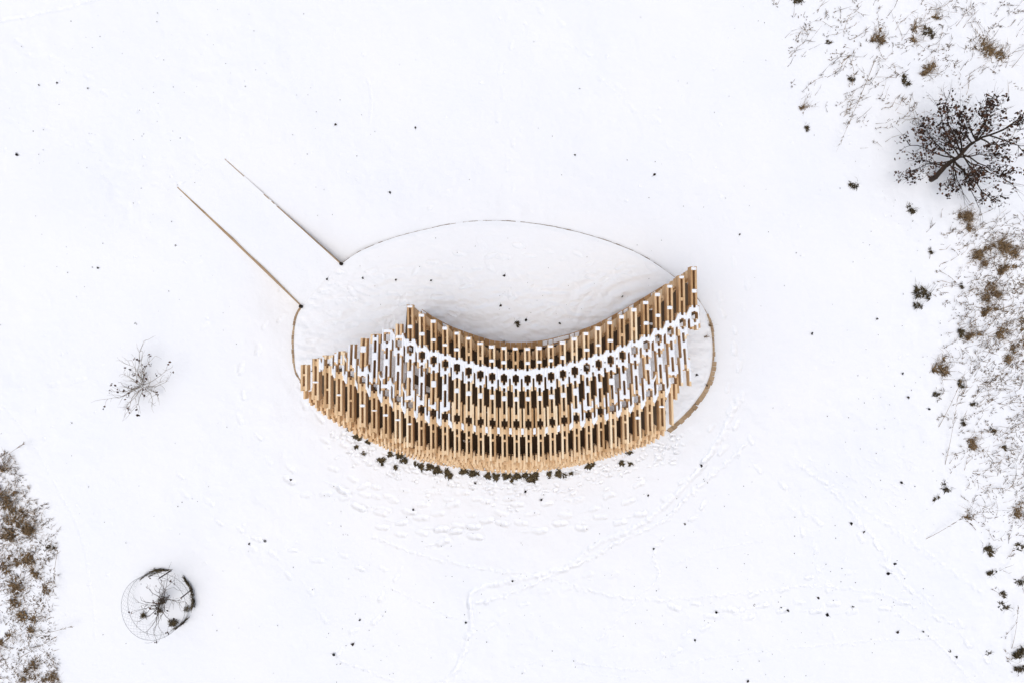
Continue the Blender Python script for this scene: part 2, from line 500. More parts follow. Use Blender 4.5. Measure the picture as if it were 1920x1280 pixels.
def terrace_h(X, Y):
    h = 0.014 * vnoise(X, Y, 1.1, 31)
    # snow scuffed into short lengthwise ridges
    w = vnoise(X, Y, 0.7, 32) * 0.25
    h += 0.027 * vnoise(X * 0.55 + w, Y * 1.5 + w, 0.20, 33) + 0.011 * vnoise(X * .7, Y * 1.3, 0.085, 34)
    # curved sweeping ridges on the right half
    c = P(1255, 700)
    d = np.hypot((X - c.x) * 0.9, Y - c.y)
    m = np.exp(-((X - P(1160, 560).x) ** 2) / 1.8 - ((Y - P(1160, 560).y) ** 2) / 0.9)
    h += 0.034 * m * np.sin(d * 19 + 3.2 * vnoise(X, Y, .8, 35) + 1.2 * vnoise(X, Y, .25, 36)) * np.clip(.5 + vnoise(X, Y, .5, 37), 0, 1)
    # pressed smoother towards the upper edge
    q1 = P(0, 470).y
    f = np.clip((q1 - Y) / 0.9, 0.3, 1)
    return h * f
TZ = terrace_h(TX, TY)
prng = random.Random(5)
def terrace_print(px, py, a, ln, dep):
    q = P(px, py, 0)
    x, y = TX - q.x, TY - q.y
    near = (np.abs(x) < ln) & (np.abs(y) < ln)
    x, y = x[near], y[near]
    c_, s_ = math.cos(a), math.sin(a)
    d = np.sqrt(((x * c_ + y * s_) / (ln / 2)) ** 2 + ((-x * s_ + y * c_) / (ln * .2)) ** 2) + .35 * vnoise(x + px, y + py, .09, 77)
    TZ[near] += -dep * np.clip(1.25 - d, 0, 1) ** .7 + .4 * dep * np.exp(-((d - 1.4) / .25) ** 2)
for pts in ([(600, 530), (700, 560), (800, 540), (950, 560), (1080, 530), (1200, 510)], [(600, 520), (720, 510), (860, 490), (1000, 470), (1120, 490)], [(580, 560), (640, 600), (690, 600), (740, 580)],
            [(640, 520), (720, 600), (760, 560), (860, 580), (960, 600), (1060, 590), (1160, 550)], [(900, 470), (960, 530), (980, 600)], [(1100, 560), (1180, 500), (1230, 520)], [(560, 640), (600, 620), (660, 590)]):
    L = sum(math.dist(pts[i], pts[i + 1]) for i in range(len(pts) - 1))
    sl = smooth_line(pts, int(L / 24))
    for k in range(len(sl) - 1):
        dx, dy = sl[k + 1] - sl[k]
        sg = (1 if k % 2 else -1) * 7
        terrace_print(sl[k][0] + prng.gauss(0, 5), sl[k][1] + sg + prng.gauss(0, 4), math.atan2(-dy, dx) + prng.gauss(0, .3), prng.uniform(.22, .34), prng.uniform(.008, .022))
TZ = TZ * edge_f + (edge_f - 1) * np.where(on_chord, 0.004, 0.025)[:, None]
terrace = tag(grid_object('terrace', TX, TY, TZ, M['tsnow'], closed=True, flip=True), kind='structure')

# ------------------------------------------------------------------ ramp, a strip of snow between two boards
FAR_L, FAR_R = (332, 352), (410, 287)
NU, NV = 260, 100
us, vs_ = np.linspace(0, 1, NU), np.linspace(0, 1, NV)
cl, cr = np.array(P(*CORNER_L)[:2]), np.array(P(*CORNER_R)[:2])
zl, zr = gz(*FAR_L), gz(*FAR_R)
fl, fr = np.array(P(*FAR_L, zl)[:2]), np.array(P(*FAR_R, zr)[:2])
U, V = np.meshgrid(us, vs_, indexing='ij')
A0 = (1 - V)[..., None] * cl + V[..., None] * cr
A1 = (1 - V)[..., None] * fl + V[..., None] * fr
RP = A0 * (1 - U)[..., None] + A1 * U[..., None]
RZ = (1 - U) * 0.0 + U * (zl * (1 - V) + zr * V)
RZ = RZ + 0.012 * vnoise(RP[..., 0], RP[..., 1], .8, 41) + 0.006 * vnoise(RP[..., 0], RP[..., 1], .2, 42) + 0.03 * U * (1 - U)
RZ[0, :] = -0.004
RZ[-1, :] -= 0.06
ramp_o = tag(grid_object('ramp', RP[..., 0], RP[..., 1], RZ, M['tsnow'], flip=True), kind='structure')

def ramp_board(name, a, b, za, zb, off, th_, top, label, bare):
    """a long edging board with its end post; a is the terrace end"""
    root = empty(name, (a[0], a[1], za))
    tag(root, label, 'edging board', 'edging boards along the ramp')
    d = (Vector((b[0], b[1], 0)) - Vector((a[0], a[1], 0)))
    L = d.length; d.normalize()
    n = Vector((-d.y, d.x, 0)) * off
    m = MB()
    N = 9
    for k in range(N):
        s0, s1 = k / N, (k + 1) / N
        p0 = Vector((a[0], a[1], 0)) + d * (L * s0 + 0.003); p1 = Vector((a[0], a[1], 0)) + d * (L * s1 - 0.003)
        z0 = za + (zb - za) * s0 + top * (1 - s0 * .8) + random.uniform(-.006, .006); z1 = za + (zb - za) * s1 + top * (1 - s1 * .8)
        w0 = th_ * bare(s0); w1 = th_ * bare(s1)
        hi = [p0 + n.normalized() * w0, p0, p1, p1 + n.normalized() * w1]
        if off > 0: hi = hi[::-1]
        hi = [Vector((v.x, v.y, z)) for v, z in zip(hi, [z0, z0, z1, z1] if off <= 0 else [z1, z1, z0, z0])]
        lo = [v - Vector((0, 0, .42)) for v in hi]
        m.hexa([v - root.location for v in lo], [v - root.location for v in hi], random.uniform(.35, .75))
    m.build('board', M['edge'], root)
    pm = MB()
    pm.tube([(0, 0, -.4), (0.0, 0.0, top + .03)], .05, .046, 10, .1)
    pm.build('end_post', M['bark'], root)
    return root

ramp_board('ramp_edging', cl, fl, 0.0, zl, -1, .062, .055, 'bare tan edging board on the lower left side of the snowy ramp',
           lambda s: .45 + .75 * math.sin(math.pi * min(1, s * 1.02)) ** 1.2 * (1 - .35 * s) * (0.6 if .38 < s < .5 else 1))
ramp_board('ramp_edging', cr, fr, 0.0, zr, 1, .022, .022, 'grey snow-topped edging board on the upper right side of the ramp', lambda s: 1)

# ------------------------------------------------------------------ terrace edging of upright boards
em = MB()
def px_bare(px, py):
    return px > 1255 and py > 590
def edging_run(pts, m, w=0.12):
    pts = [np.array(P(a, b, 0)[:2]) for a, b in pts]
    acc, cur = [pts[0]], 0
    seg = 0.0
    out = []
    dens = []
    for k in range(len(pts) - 1):
        n = max(int(np.linalg.norm(pts[k + 1] - pts[k]) / .01), 1)
        for j in range(n): dens.append(pts[k] + (pts[k + 1] - pts[k]) * j / n)
    last = dens[0]
    for d in dens:
        if np.linalg.norm(d - last) >= w:
            out.append((last, d)); last = d
    for (a, b) in out:
        c = (a + b) / 2
        px, py = 960 + c[0] * 70, 640 - c[1] * 70
        t = (b - a) / np.linalg.norm(b - a)
        nrm = np.array([-t[1], t[0]])
        if np.dot(nrm, c - cen) < 0: nrm = -nrm
        bare = px_bare(px, py)
        wd = random.uniform(.09, .125) if bare else random.uniform(.012, .026)
        if bare and py < 680: wd = random.uniform(.03, .06)
        top = random.uniform(.0, .02) if bare else random.uniform(-.060, -.045)
        if px < 568: wd, top = random.uniform(.02, .04), random.uniform(-.02, .01)
        i_ = -.01 if bare else -.02
        g = float(base_h(np.array(c[0]), np.array(c[1]))) - .25
        a2, b2 = a + t * .002, b - t * .002
        q = [a2 + nrm * i_, b2 + nrm * i_, b2 + nrm * wd, a2 + nrm * wd]
        if (q[1][0] - q[0][0]) * (q[2][1] - q[1][1]) - (q[1][1] - q[0][1]) * (q[2][0] - q[1][0]) < 0: q = q[::-1]
        m.hexa([(v[0], v[1], g) for v in q], [(v[0], v[1], top) for v in q], random.uniform(.2, .8) if px < 568 or px > 1250 else random.uniform(-.3, .1))
edging_run(upper_s, em)
edging_run(np.vstack([upper_s[-2:], lower_s]), em)
edging = em.build('terrace_edging', M['edge'])
tag(edging, 'curved timber edging of upright boards round the snowy terrace, bare and brown at lower right', 'edging')

# ------------------------------------------------------------------ the pavilion
def tab(pairs):
    xs, ys = [p[0] for p in pairs], [p[1] for p in pairs]
    def f(i):
        if i < xs[0]: return ys[0] + (i - xs[0]) * (ys[1] - ys[0]) / (xs[1] - xs[0])
        if i > xs[-1]: return ys[-1] + (i - xs[-1]) * (ys[-1] - ys[-2]) / (xs[-1] - xs[-2])
        return float(np.interp(i, xs, ys))
    return f
A_TOP = tab([(-9, 571), (-8, 587), (-7, 599), (-6, 611), (-5, 621), (-4, 631), (-3, 640), (-2, 646), (-1, 649), (0, 650), (1, 650), (2, 648), (3, 645),
             (4, 639), (5, 631), (6, 622), (7, 612), (8, 601), (9, 590), (10, 577), (11, 564), (12, 549), (13, 533), (14, 516), (15, 500)])
B_H = tab([(-12, 621), (-11, 633), (-10, 644), (-9, 655), (-8, 666), (-7, 675), (-6, 682), (-5, 689), (-4, 696), (-3, 702), (-2, 706), (-1, 709), (0, 710),
           (1, 710), (2, 708), (3, 705), (4, 701), (5, 695), (6, 689), (7, 682), (8, 675), (9, 666), (10, 657), (11, 647), (12, 635), (13, 621), (14, 606), (15, 592)])
D_H = tab([(-18, 652), (-17, 666), (-16, 679), (-15, 690), (-14, 701), (-13, 713), (-12, 726), (-11, 737), (-10, 748), (-9, 759), (-8, 768), (-7, 775),
           (-6, 780), (-5, 784), (-4, 788), (-3, 791), (-2, 793), (-1, 794), (0, 795), (1, 795), (2, 794), (3, 791), (4, 788), (5, 783), (6, 778), (7, 771),
           (8, 765), (9, 757), (10, 748), (11, 738), (12, 726), (13, 713), (14, 700)])
E_END = tab([(-18, 732), (-17, 749), (-16, 765), (-15, 779), (-14, 791), (-13, 801), (-12, 811), (-11, 821), (-10, 830), (-9, 838), (-8, 844), (-7, 849),
             (-6, 853), (-5, 856), (-4, 859), (-3, 862), (-2, 864), (-1, 865), (0, 866), (1, 865), (2, 864), (3, 862), (4, 859), (5, 856), (6, 852),
             (7, 846), (8, 839), (9, 832), (10, 825), (11, 816), (12, 807), (13, 797)])
CUT = tab([(-18, 683), (-17, 672), (-16, 666), (-15, 658), (-14, 645), (-13, 634), (-12, 626), (-11, 617), (-10, 608), (-9.01, 602), (-9, 560), (15, 480)])
LOW = tab([(-18, 1000), (12.5, 1000), (13.4, 1000), (13.6, 735), (14, 735), (15, 618)])
WOV = tab([(p[0], p[1]) for p in OUTER])
BENCH = tab([(766, 562), (778, 571), (809, 592), (846, 612), (890, 628), (923, 638), (956, 642), (995, 641), (1027, 636), (1071, 625), (1115, 609),
             (1159, 586), (1202, 561), (1246, 534), (1268, 519), (1290, 507)])
ZA, ZB, ZC1, ZD, ZE = 2.20, 2.22, 2.46, 2.50, 2.56

def rib_x(i):
    return (968.5 + 22.55 * i + 0.0245 * i * i - 960) * (H - ZE) / 1280.0
def rz(i, py):
    """height of the roof line along rib i"""
    return float(np.interp(py, [A_TOP(i), B_H(i), D_H(i), E_END(i)], [ZA, ZB, ZD, ZE]))
def W(i, py, dx=0.0, dz=0.0):
    z = rz(i, py)
    y = (640 - py) * (H - z) / 1280.0
    sh = 0.013 * (-y - 2.0)             # the ribs run very slightly clockwise
    return Vector((rib_x(i) + sh + dx, y, z + dz))
TH, DEP = 0.045, 0.27
XN, XW = 0.0505, 0.0965                 # half spacing of inner and outer planks
pav = empty('pavilion', (0, 0, 0))
tag(pav, 'crescent-shaped open timber lattice pavilion with snow on its roof', 'pavilion')
snow = MB()
def sn(i, p0, p1, x0, x1, h):
    """a slab of snow on rib i between two rows"""
    a, b = W(i, p0), W(i, p1)
    if a.y < b.y: a, b = b, a
    h0, h1 = h * random.uniform(.75, 1.2), h * random.uniform(.75, 1.2)
    lo = [(b.x + x0, b.y, b.z - .022), (b.x + x1, b.y, b.z - .022), (a.x + x1, a.y, a.z - .022), (a.x + x0, a.y, a.z - .022)]
    snow.hexa(lo, [(b.x + x0, b.y, b.z + h1), (b.x + x1, b.y, b.z + h0), (a.x + x1, a.y, a.z + h0), (a.x + x0, a.y, a.z + h1)])

RIBS = range(-18, 16)
def lim(i, p0, p1):
    p0, p1 = max(p0, CUT(i)), min(p1, LOW(i))
    return (p0, p1) if p1 - p0 > 6 else None

for i in RIBS:
    a, bh, dh, ee = A_TOP(i), B_H(i), D_H(i), E_END(i)
    has_a = i >= -9
    m = MB()
    splices = []
    jt = lambda s=.9: random.uniform(-s, s)
    def pair(mm, p0, p1, xs, sides=(-1, 1), depth=DEP):
        q = lim(i, p0, p1)
        if not q: return None
        for s in sides:
            j0, j1 = jt(), jt()
            dz = random.uniform(-.004, .004)
            tgt = mm
            if mm is None:
                tgt = MB(); splices.append(tgt)
            tgt.plank(W(i, q[0] + j0, s * xs, dz), W(i, q[1] + j1, s * xs, dz), TH, depth, random.uniform(.1, .95))
        return q
    def spacer(p, ln, snowy, top=-.012, h=.03):
        if p < CUT(i) + ln / 2 - 2 or p > LOW(i) - ln / 2: return
        w = XN - TH / 2 - .0006
        a_, b_ = W(i, p - ln / 2), W(i, p + ln / 2)
        lo = [(b_.x - w, b_.y, b_.z - .15), (b_.x + w, b_.y, b_.z - .15), (a_.x + w, a_.y, a_.z - .15), (a_.x - w, a_.y, a_.z - .15)]
        m.hexa(lo, [(v[0], v[1], v[2] + .15 + top) for v in lo], random.uniform(.2, .6))
        if snowy: sn(i, p - ln / 2 - random.uniform(-.8, .9), p + ln / 2 + random.uniform(-1, 1), -XN - TH * random.uniform(.0, .45), XN + TH * random.uniform(.0, .45), h * random.uniform(.7, 1.2))
    cen_d = abs(i + 0.5)
    psn = .75 if i >= 7 else .55 if i > 4 else .5
    side_snow = cen_d > 5                 # the middle of the lower roof has shed its snow
    # inner links A, C, E
    if has_a or i > -12:
        pair(m, a, bh - 6, XN)
    pair(m, bh + 6 if bh + 6 > CUT(i) else CUT(i), dh - 6, XN)
    pair(m, dh + 6, ee, XN, (-1, 1)) if i <= 12 else None
    if i == 13:
        m.plank(W(i, dh + 6, -XN), W(i, ee, -XN), TH, DEP, .6); m.plank(W(i, dh + 6, XN), W(i, dh + 36, XN), TH, DEP, .5)
    if has_a:
        spacer(a + 4, 5.5, random.random() < .88, h=.028)
        spacer(a + .50 * (bh - a), 6, random.random() < .92, h=.035)
    if i >= -11: spacer(bh - 12, 6, True)
    spacer(bh + 15, 6, True)
    mid = bh + .44 * (dh - bh)
    spacer(mid, 9 if not side_snow else 12, True, h=.04 if side_snow else .022)
    spacer(dh - 14, 7, side_snow and random.random() < .8)
    if i <= 12:
        spacer(dh + 15, 9, False)
        fr_ = .45 if i > -9 else .45 + .02 * (-9 - i)
        spacer(dh + fr_ * (ee - dh), 4, (cen_d > 6 and i < 0 or i > 9) and random.random() < .75, h=.016)
        spacer(ee - 5, 7, False)
    # snow lying along the inner links
    if has_a:
        q = lim(i, bh - 20, bh - 7)
        if q:
            sn(i, q[0], q[1], -XN - .02, -XN + .02, .035); sn(i, q[0], q[1], XN - .02, XN + .02, .035)
    q = lim(i, bh + 7, bh + 24)
    if q and i > -13:
        for s in (-1, 1): sn(i, q[0], q[1] + random.uniform(-4, 3), s * XN - .02, s * XN + .02, .032)
    if side_snow:
        for s in (-1, 1):
            if random.random() < psn:
                q = lim(i, bh + 22 + random.uniform(0, 8), dh - 10 - random.uniform(0, 25) * (i < 0))
                if q: sn(i, q[0], q[1], s * XN - .021, s * XN + .021, .024)
        q = lim(i, dh - 26, dh - 8)
        if q:
            for s in (-1, 1):
                if random.random() < .6: sn(i, q[0] + 4 * random.random(), q[1], s * XN - .02, s * XN + .02, .028)
    # outer links B and D as splice planks
    qb = pair(None, bh - 19, bh + 23, XW)
    if qb and i >= -11:
        for s in (-1, 1):
            cut_ = random.uniform(-2, .5) if random.random() < .6 else random.uniform(-13, -5)
            sn(i, qb[0] + random.uniform(-1, 4), min(qb[1], bh + 23 + cut_), s * XW - .022, s * XW + random.uniform(.012, .022), .034)
    qd = pair(None, dh - 30, min(dh + 23, 2000), XW) if i <= 14 else None
    if qd and side_snow:
        for s in (-1, 1):
            r_ = random.random()
            if r_ < .85: sn(i, qd[0] + random.uniform(0, 4), qd[0] + random.uniform(16, 28), s * XW - .021, s * XW + .021, .026)
            if r_ > .15: sn(i, max(qd[0], dh - 6), max(qd[0] + 5, min(qd[1], dh + 18) - random.uniform(0, 5)), s * XW - .021, s * XW + .021, .03)
    # blocks that tie this rib to the next one
    gapw = rib_x(i + 1) - rib_x(i)
    def tie(p0, p1, pn0, pn1, snowy, h=.034):
        q0, q1 = lim(i, p0, p1), lim(i + 1, pn0, pn1)
        if not q0 or not q1: return
        e0, e1, f0, f1 = W(i, q0[0], XW + TH / 2 + .001), W(i, q0[1], XW + TH / 2 + .001), W(i + 1, q1[0], -XW - TH / 2 - .001), W(i + 1, q1[1], -XW - TH / 2 - .001)
        hi = [e1, f1, f0, e0]
        hi = [v - Vector((0, 0, .014)) for v in hi]
        m.hexa([v - Vector((0, 0, .13)) for v in hi], hi, random.uniform(.2, .6))
        if snowy:
            d = .016
            g_ = [v + Vector((-d if k in (0, 3) else d, 0, h * random.uniform(.8, 1.2) + .012)) for k, v in enumerate(hi)]
            snow.hexa([v - Vector((0, 0, h + .02)) for v in g_], g_)
    bn, dn = B_H(i + 1), D_H(i + 1)
    if -12 < i < 15:
        tie(bh - 18, bh - 1, bn - 18, bn - 1, i >= -11)
        if abs(i) < 13 and i > -9 and random.random() < .75: # bridged slit
            q = lim(i, bh - 2, bh + random.uniform(4, 9))
            if q: sn(i, q[0], q[1], XW, gapw - XW, .02)
    if i <= 12: tie(dh + 7, dh + 19, dn + 7, dn + 19, True, .036 if side_snow else .026)
    if cen_d > 9 and i < 13 and random.random() < .5:
        tie(dh - 27, dh - 20, dn - 27, dn - 20, True, .03)
    rib = m.build('rib', M['wood'], pav)
    for o1 in splices: o1.build('splice_plank', M['wood'], rib)
    # the outer wall: short crossing blocks, stepping outwards to the ground
    if i <= 12:
        mw = MB()
        top = W(i, ee - 2)
        zg = -0.55
        fx = 960 + rib_x(i) * 1280 / (H - zg)
        foot = P(fx, WOV(fx) - 1.5, zg)
        foot.y = min(foot.y, top.y - .2)
        n = 11
        hgt = (top.z - .08 - zg) / n
        for k in range(n):
            t = (k + .5) / n
            y = top.y + (foot.y - top.y) * (t ** .85) + .16
            z1 = top.z - .08 - k * hgt
            if k == 0: continue
            yin = W(i, dh + 14 + 10 * ((k * 7) % 3)).y
            xs = XW if k % 2 else XN
            for s in (-1, 1):
                y0 = y - .21 + random.uniform(-.02, .02)
                y1 = y + .05
                mw.box(top.x + s * xs - TH / 2, top.x + s * xs + TH / 2, y0, y1, z1 - hgt + .004, z1 - .002, random.uniform(.3, .85))
            w = xs - TH / 2 - .0006
            yo = y - .21 + random.uniform(.05, .09)
            if k % 2 == 0: mw.box(top.x - w, top.x + w, yo, yo + .09, z1 - hgt + .03, z1 - .012, random.uniform(.2, .7))
            if k % 2 and i < 12:          # ties to the next rib, set back from the block ends
                mw.box(top.x + XW + TH / 2 + .001, top.x + gapw - XW - TH / 2 - .001, yo, yo + .09, z1 - hgt + .03, z1 - .012, random.uniform(.2, .7))
        mw.build('wall_stack', M['wood'], rib)
    # the inner wall under the upper edge of the roof, leaning in beneath it
    if has_a:
        mi = MB()
        top = W(i, a + 8)
        n = 9
        hgt = (ZA - .28 - .02) / n
        for k in range(n):
            t = k / (n - 1)
            y = top.y + .02 - .14 * t
            z1 = ZA - .28 - k * hgt
            xs = XW if k % 2 and k > 3 else XN
            for s in (-1, 1):
                ln = random.uniform(.15, .20)
                mi.box(top.x + s * xs - TH / 2, top.x + s * xs + TH / 2, y - ln, y + .02, z1 - hgt + .004, z1 - .002, random.uniform(.2, .8))
            if k % 2 and k > 3 and i < 15:
                mi.box(top.x + XW + TH / 2 + .001, top.x + gapw - XW - TH / 2 - .001, y - ln * .8, y - ln * .3, z1 - hgt + .03, z1 - .03, random.uniform(.2, .6))
        mi.build('inner_stack', M['wood'], rib)

# curved bench along the inner edge
bm_, bs = MB(), MB()
ZBN = 0.42
def bench_pt(x, off):
    px = 960 + x * 1280 / (H - ZBN)
    return P(px, BENCH(px) + off, ZBN)
for i in range(-9, 14):
    for half in (0, 1):
        x0 = rib_x(i + half * .5) + .004; x1 = rib_x(i + half * .5 + .5) - .004
        if half: x1 -= .004
        a0, a1, b1, b0 = bench_pt(x0, 0), bench_pt(x1, 0), bench_pt(x1, 12.5), bench_pt(x0, 12.5)
        dz = random.uniform(-.006, .006)
        hi = [v + Vector((0, 0, dz)) for v in (b0, b1, a1, a0)]
        bm_.hexa([v - Vector((0, 0, .045)) for v in hi], hi, random.uniform(.2, .85))
        if (i >= 2 and random.random() < .55) or (i < -6 and random.random() < .6):
            f = lambda u, v, z: (a0 * (1 - u) + a1 * u) * (1 - v) + (b0 * (1 - u) + b1 * u) * v + Vector((0, 0, z))
            u0, u1, v0, v1 = random.uniform(0, .1), random.uniform(.9, 1), random.uniform(.08, .14), random.uniform(.6, .95)
            snow.hexa([f(u0, v1, -.01), f(u1, v1, -.01), f(u1, v0, -.01), f(u0, v0, -.01)], [f(u0, v1, .03), f(u1, v1, .03), f(u1, v0, .03), f(u0, v0, .03)])
    q = bench_pt(rib_x(i), 6)
    bm_.box(q.x - .03, q.x + .03, q.y - .03, q.y + .03, -.05, ZBN - .05, .3)
bm_.build('bench', M['bench'], pav)

so = snow.build('roof_snow', M['rsnow'])
tag(so, kind='stuff')
md = so.modifiers.new('melt', 'REMESH'); md.mode = 'VOXEL'; md.voxel_size = 0.0095; md.use_smooth_shade = True
ms = so.modifiers.new('soften', 'SMOOTH'); ms.factor = 0.5; ms.iterations = 11

# bare earth under the middle of the roof, where no snow drifts in; dark strips under the edges paint in shade
fm = MB()
NI, NRW = 150, 46
fv = {}
def floor_pt(a_, r_):
    if (a_, r_) not in fv:
        i = -18.3 + 33.2 * a_ / NI
        px = 968.5 + 22.55 * i + 0.0245 * i * i
        top = (A_TOP(i) + 3) if i > -9.3 else max(CUT(i), B_H(i))
        bot = min(E_END(i) + 4, WOV(px) - 5) if i < 13.2 else D_H(i)
        py = top + (bot - top) * r_ / NRW
        fv[(a_, r_)] = (len(fm.v), i, py)
        p = P(px + random.uniform(-.6, .6), py + random.uniform(-.6, .6), .035)
        fm.v.append((p.x, p.y, .034 + random.uniform(-.006, .006))); fm.t.append(.5)
    return fv[(a_, r_)]
nz = lambda i, py, sd: float(vnoise(np.array(i * .9), np.array(py / 18.0), 1.0, sd))
for a_ in range(NI):
    for r_ in range(NRW):
        q = [floor_pt(a_, r_), floor_pt(a_, r_ + 1), floor_pt(a_ + 1, r_ + 1), floor_pt(a_ + 1, r_)]
        i, py = q[0][1], q[0][2]
        zone_a = i > -9.3 and py < B_H(i) - 10 + 5 * nz(i, py, 61)  # dark strip standing in for shade between the inner-edge planks
        zone_e = py > D_H(i) + 3 + 6 * nz(i, py, 62)  # same painted shade seen through the gaps near the outer wall
        mid = abs(i + .3) < 8.2 + 1.6 * nz(i, py, 63)  # the actual bare earth
        rag = .5 * nz(i * 1.7, py, 64)
        if i > (14.3 if py < B_H(i) - 10 else 11.9) + rag or i < -17.2 + rag: continue
        if zone_a or zone_e or mid: fm.f.append(tuple(v[0] for v in q))
fl_o = fm.build('earth_and_shade_floor', M['soil_shade'], smooth=True)
tag(fl_o, kind='structure')

# ------------------------------------------------------------------ plants
def rnd_dir(zlo=-.2, zhi=1.0):
    a = random.uniform(0, 2 * math.pi); z = random.uniform(zlo, zhi)
    s = math.sqrt(max(0, 1 - min(1, abs(z)) ** 2))
    return Vector((math.cos(a) * s, math.sin(a) * s, z))

def curve_pts(a, b, n, bend):
    a, b = Vector(a), Vector(b)
    o = rnd_dir(-.3, .8) * bend
    return [a.lerp(b, t / n) + o * (4 * (t / n) * (1 - t / n)) + (rnd_dir(-1, 1) * bend * .25 if 0 < t < n else Vector()) for t in range(n + 1)]

# oak that kept its brown leaves
oz = gz(1745, 338)
oak = empty('oak_tree', P(1745, 338, oz))
tag(oak, 'small oak tree still holding dark brown leaves, standing in the snow at upper right', 'tree')
ol = oak.location
tm, cm = MB(), MB()
def smooth3(pts, n):
    return [Vector(p) for p in smooth_line([tuple(p) for p in pts], n)]
tr_px = [(1744, 339, oz - .1), (1755, 331, .3), (1776, 309, .7), (1794, 297, 1.1), (1820, 271, 1.6), (1842, 258, 2.1), (1880, 244, 2.6), (1912, 222, 2.9)]
tr = [P(p[0], p[1], p[2] * (.58 if p[2] > 0 else 1)) - ol for p in tr_px]
tm.tube([p + rnd_dir(-1, 1) * .012 for p in smooth3(tr[:5], 14)], .078, .038, 9, .55)
tm.tube([p + rnd_dir(-1, 1) * .012 for p in smooth3(tr[4:], 10)], .038, .010, 6, .4)
limbs = [(2, 1690, 268, 1.3), (2, 1722, 232, 1.6), (2, 1716, 300, 1.2), (3, 1752, 196, 2.0), (3, 1770, 178, 2.2), (3, 1800, 205, 2.1), (4, 1842, 200, 2.5), (4, 1868, 192, 2.5),
         (4, 1898, 268, 2.1), (5, 1925, 238, 2.4), (3, 1880, 325, 1.5), (3, 1858, 300, 1.5), (2, 1872, 385, 1.2), (2, 1838, 398, 1.0), (2, 1806, 372, .9), (3, 1905, 350, 1.4),
         (4, 1770, 250, 1.9), (2, 1788, 340, 1.0), (3, 1735, 255, 1.6), (4, 1850, 240, 2.3), (5, 1935, 290, 2.2), (1, 1700, 330, .8), (3, 1826, 330, 1.5), (4, 1815, 235, 2.2)]
def leaves_at(p, n, spread, size):
    for _ in range(n):
        c = p + Vector((random.gauss(0, spread), random.gauss(0, spread), random.gauss(0, spread * .8)))
        cm.leaf(c, random.uniform(.6, 1.15) * size, rnd_dir(-.7, .4), rnd_dir(.1, 1), random.random() ** 1.6)
for (k, px, py, z) in limbs:
    z *= .58
    px, py = 1815 + (px - 1815) * .9, 290 + (py - 290) * .93
    end = P(px, py, z) - ol
    st = tr[k].lerp(tr[min(k + 1, len(tr) - 1)], random.random())
    pts = curve_pts(st, end, 6, .16)
    tm.tube(pts, .021, .006, 5, .35)
    for _ in range(7):
        s = random.uniform(.3, 1.0)
        q = pts[min(int(s * 6), 6)]
        d = ((end - st).normalized() + rnd_dir(-.5, .7) * .9).normalized()
        L = random.uniform(.18, .5)
        tw = curve_pts(q, q + d * L, 4, .05)
        tm.tube(tw, .0065, .0025, 4, .3)
        if s > .25 and random.random() < .60:
            for w in tw[2:]:
                leaves_at(w, random.randint(3, 7), .062, .072)
        for _ in range(2):
            q2 = tw[random.randint(1, 4)]
            e2 = q2 + (d + rnd_dir(-.5, .6)).normalized() * random.uniform(.12, .3)
            t2 = curve_pts(q2, e2, 3, .03)
            tm.tube(t2, .0035, .0016, 3, .3)
            if random.random() < .55: leaves_at(t2[-1], random.randint(3, 6), .05, .085)
# bare outer twigs
for _ in range(110):
    k = random.choice(limbs)
    e = P(1815 + (k[1] - 1815) * .9, 290 + (k[2] - 290) * .93, k[3] * .58) - ol
    d = (e - tr[3]).normalized() + rnd_dir(-.3, .4) * .5
    tm.tube(curve_pts(e - d * .1, e + d.normalized() * random.uniform(.25, .6), 4, .05), .0042, .0018, 3, .4)
tm.build('trunk', M['bark'], oak)
cm.build('crown', M['oakleaf'], oak)

def shrub(name, px, py, label, tips, cat, zt, rad, mat, leafs=0, r0=.012, twigs=3):
    base = G(px, py)
    root = empty(name, base)
    tag(root, label, cat)
    b, lv = MB(), MB()
    for (tx, ty, tz) in tips:
        tz *= rad
        e = P(tx + random.gauss(0, 6), ty + random.gauss(0, 6), tz * random.uniform(.5, 1.2)) - base
        pts = curve_pts((random.uniform(-.05, .05), random.uniform(-.05, .05), -.05), e, 5, .14)
        b.tube(pts, r0, .003, 4, random.uniform(.2, .7))
        for _ in range(twigs):
            q = pts[random.randint(1, 5)]
            d = (e.normalized() + rnd_dir(-.3, .5) * .9).normalized()
            tw = curve_pts(q, q + d * random.uniform(.12, .4), 3, .04)
            b.tube(tw, .0045, .0018, 3, random.uniform(.2, .8))
            if leafs and random.random() < leafs:
                for _ in range(random.randint(1, 4)):
                    lv.leaf(tw[-1] + rnd_dir(-1, 1) * .04, random.uniform(.04, .08), rnd_dir(-.5, .5), rnd_dir(.2, 1), random.random())
    b.build('branches', mat, root)
    if lv.v: lv.build('leaves', M['oakleaf'], root)
    return root
shrub('shrub', 268, 722, 'sparse pale leafless shrub in the snow left of the pavilion',
      [(238, 690, .4), (228, 688, .5), (250, 675, .5), (275, 665, .6), (262, 645, .7), (300, 690, .4), (318, 695, .3), (212, 722, .4), (205, 742, .4), (240, 770, .3),
       (225, 745, .3), (262, 768, .2), (285, 760, .2), (296, 745, .1), (310, 712, .2), (245, 745, .3), (232, 705, .5), (290, 672, .5), (256, 700, .6), (236, 758, .3)], 'shrub', .45, .5, M['straw'], .28, .0080, 8)

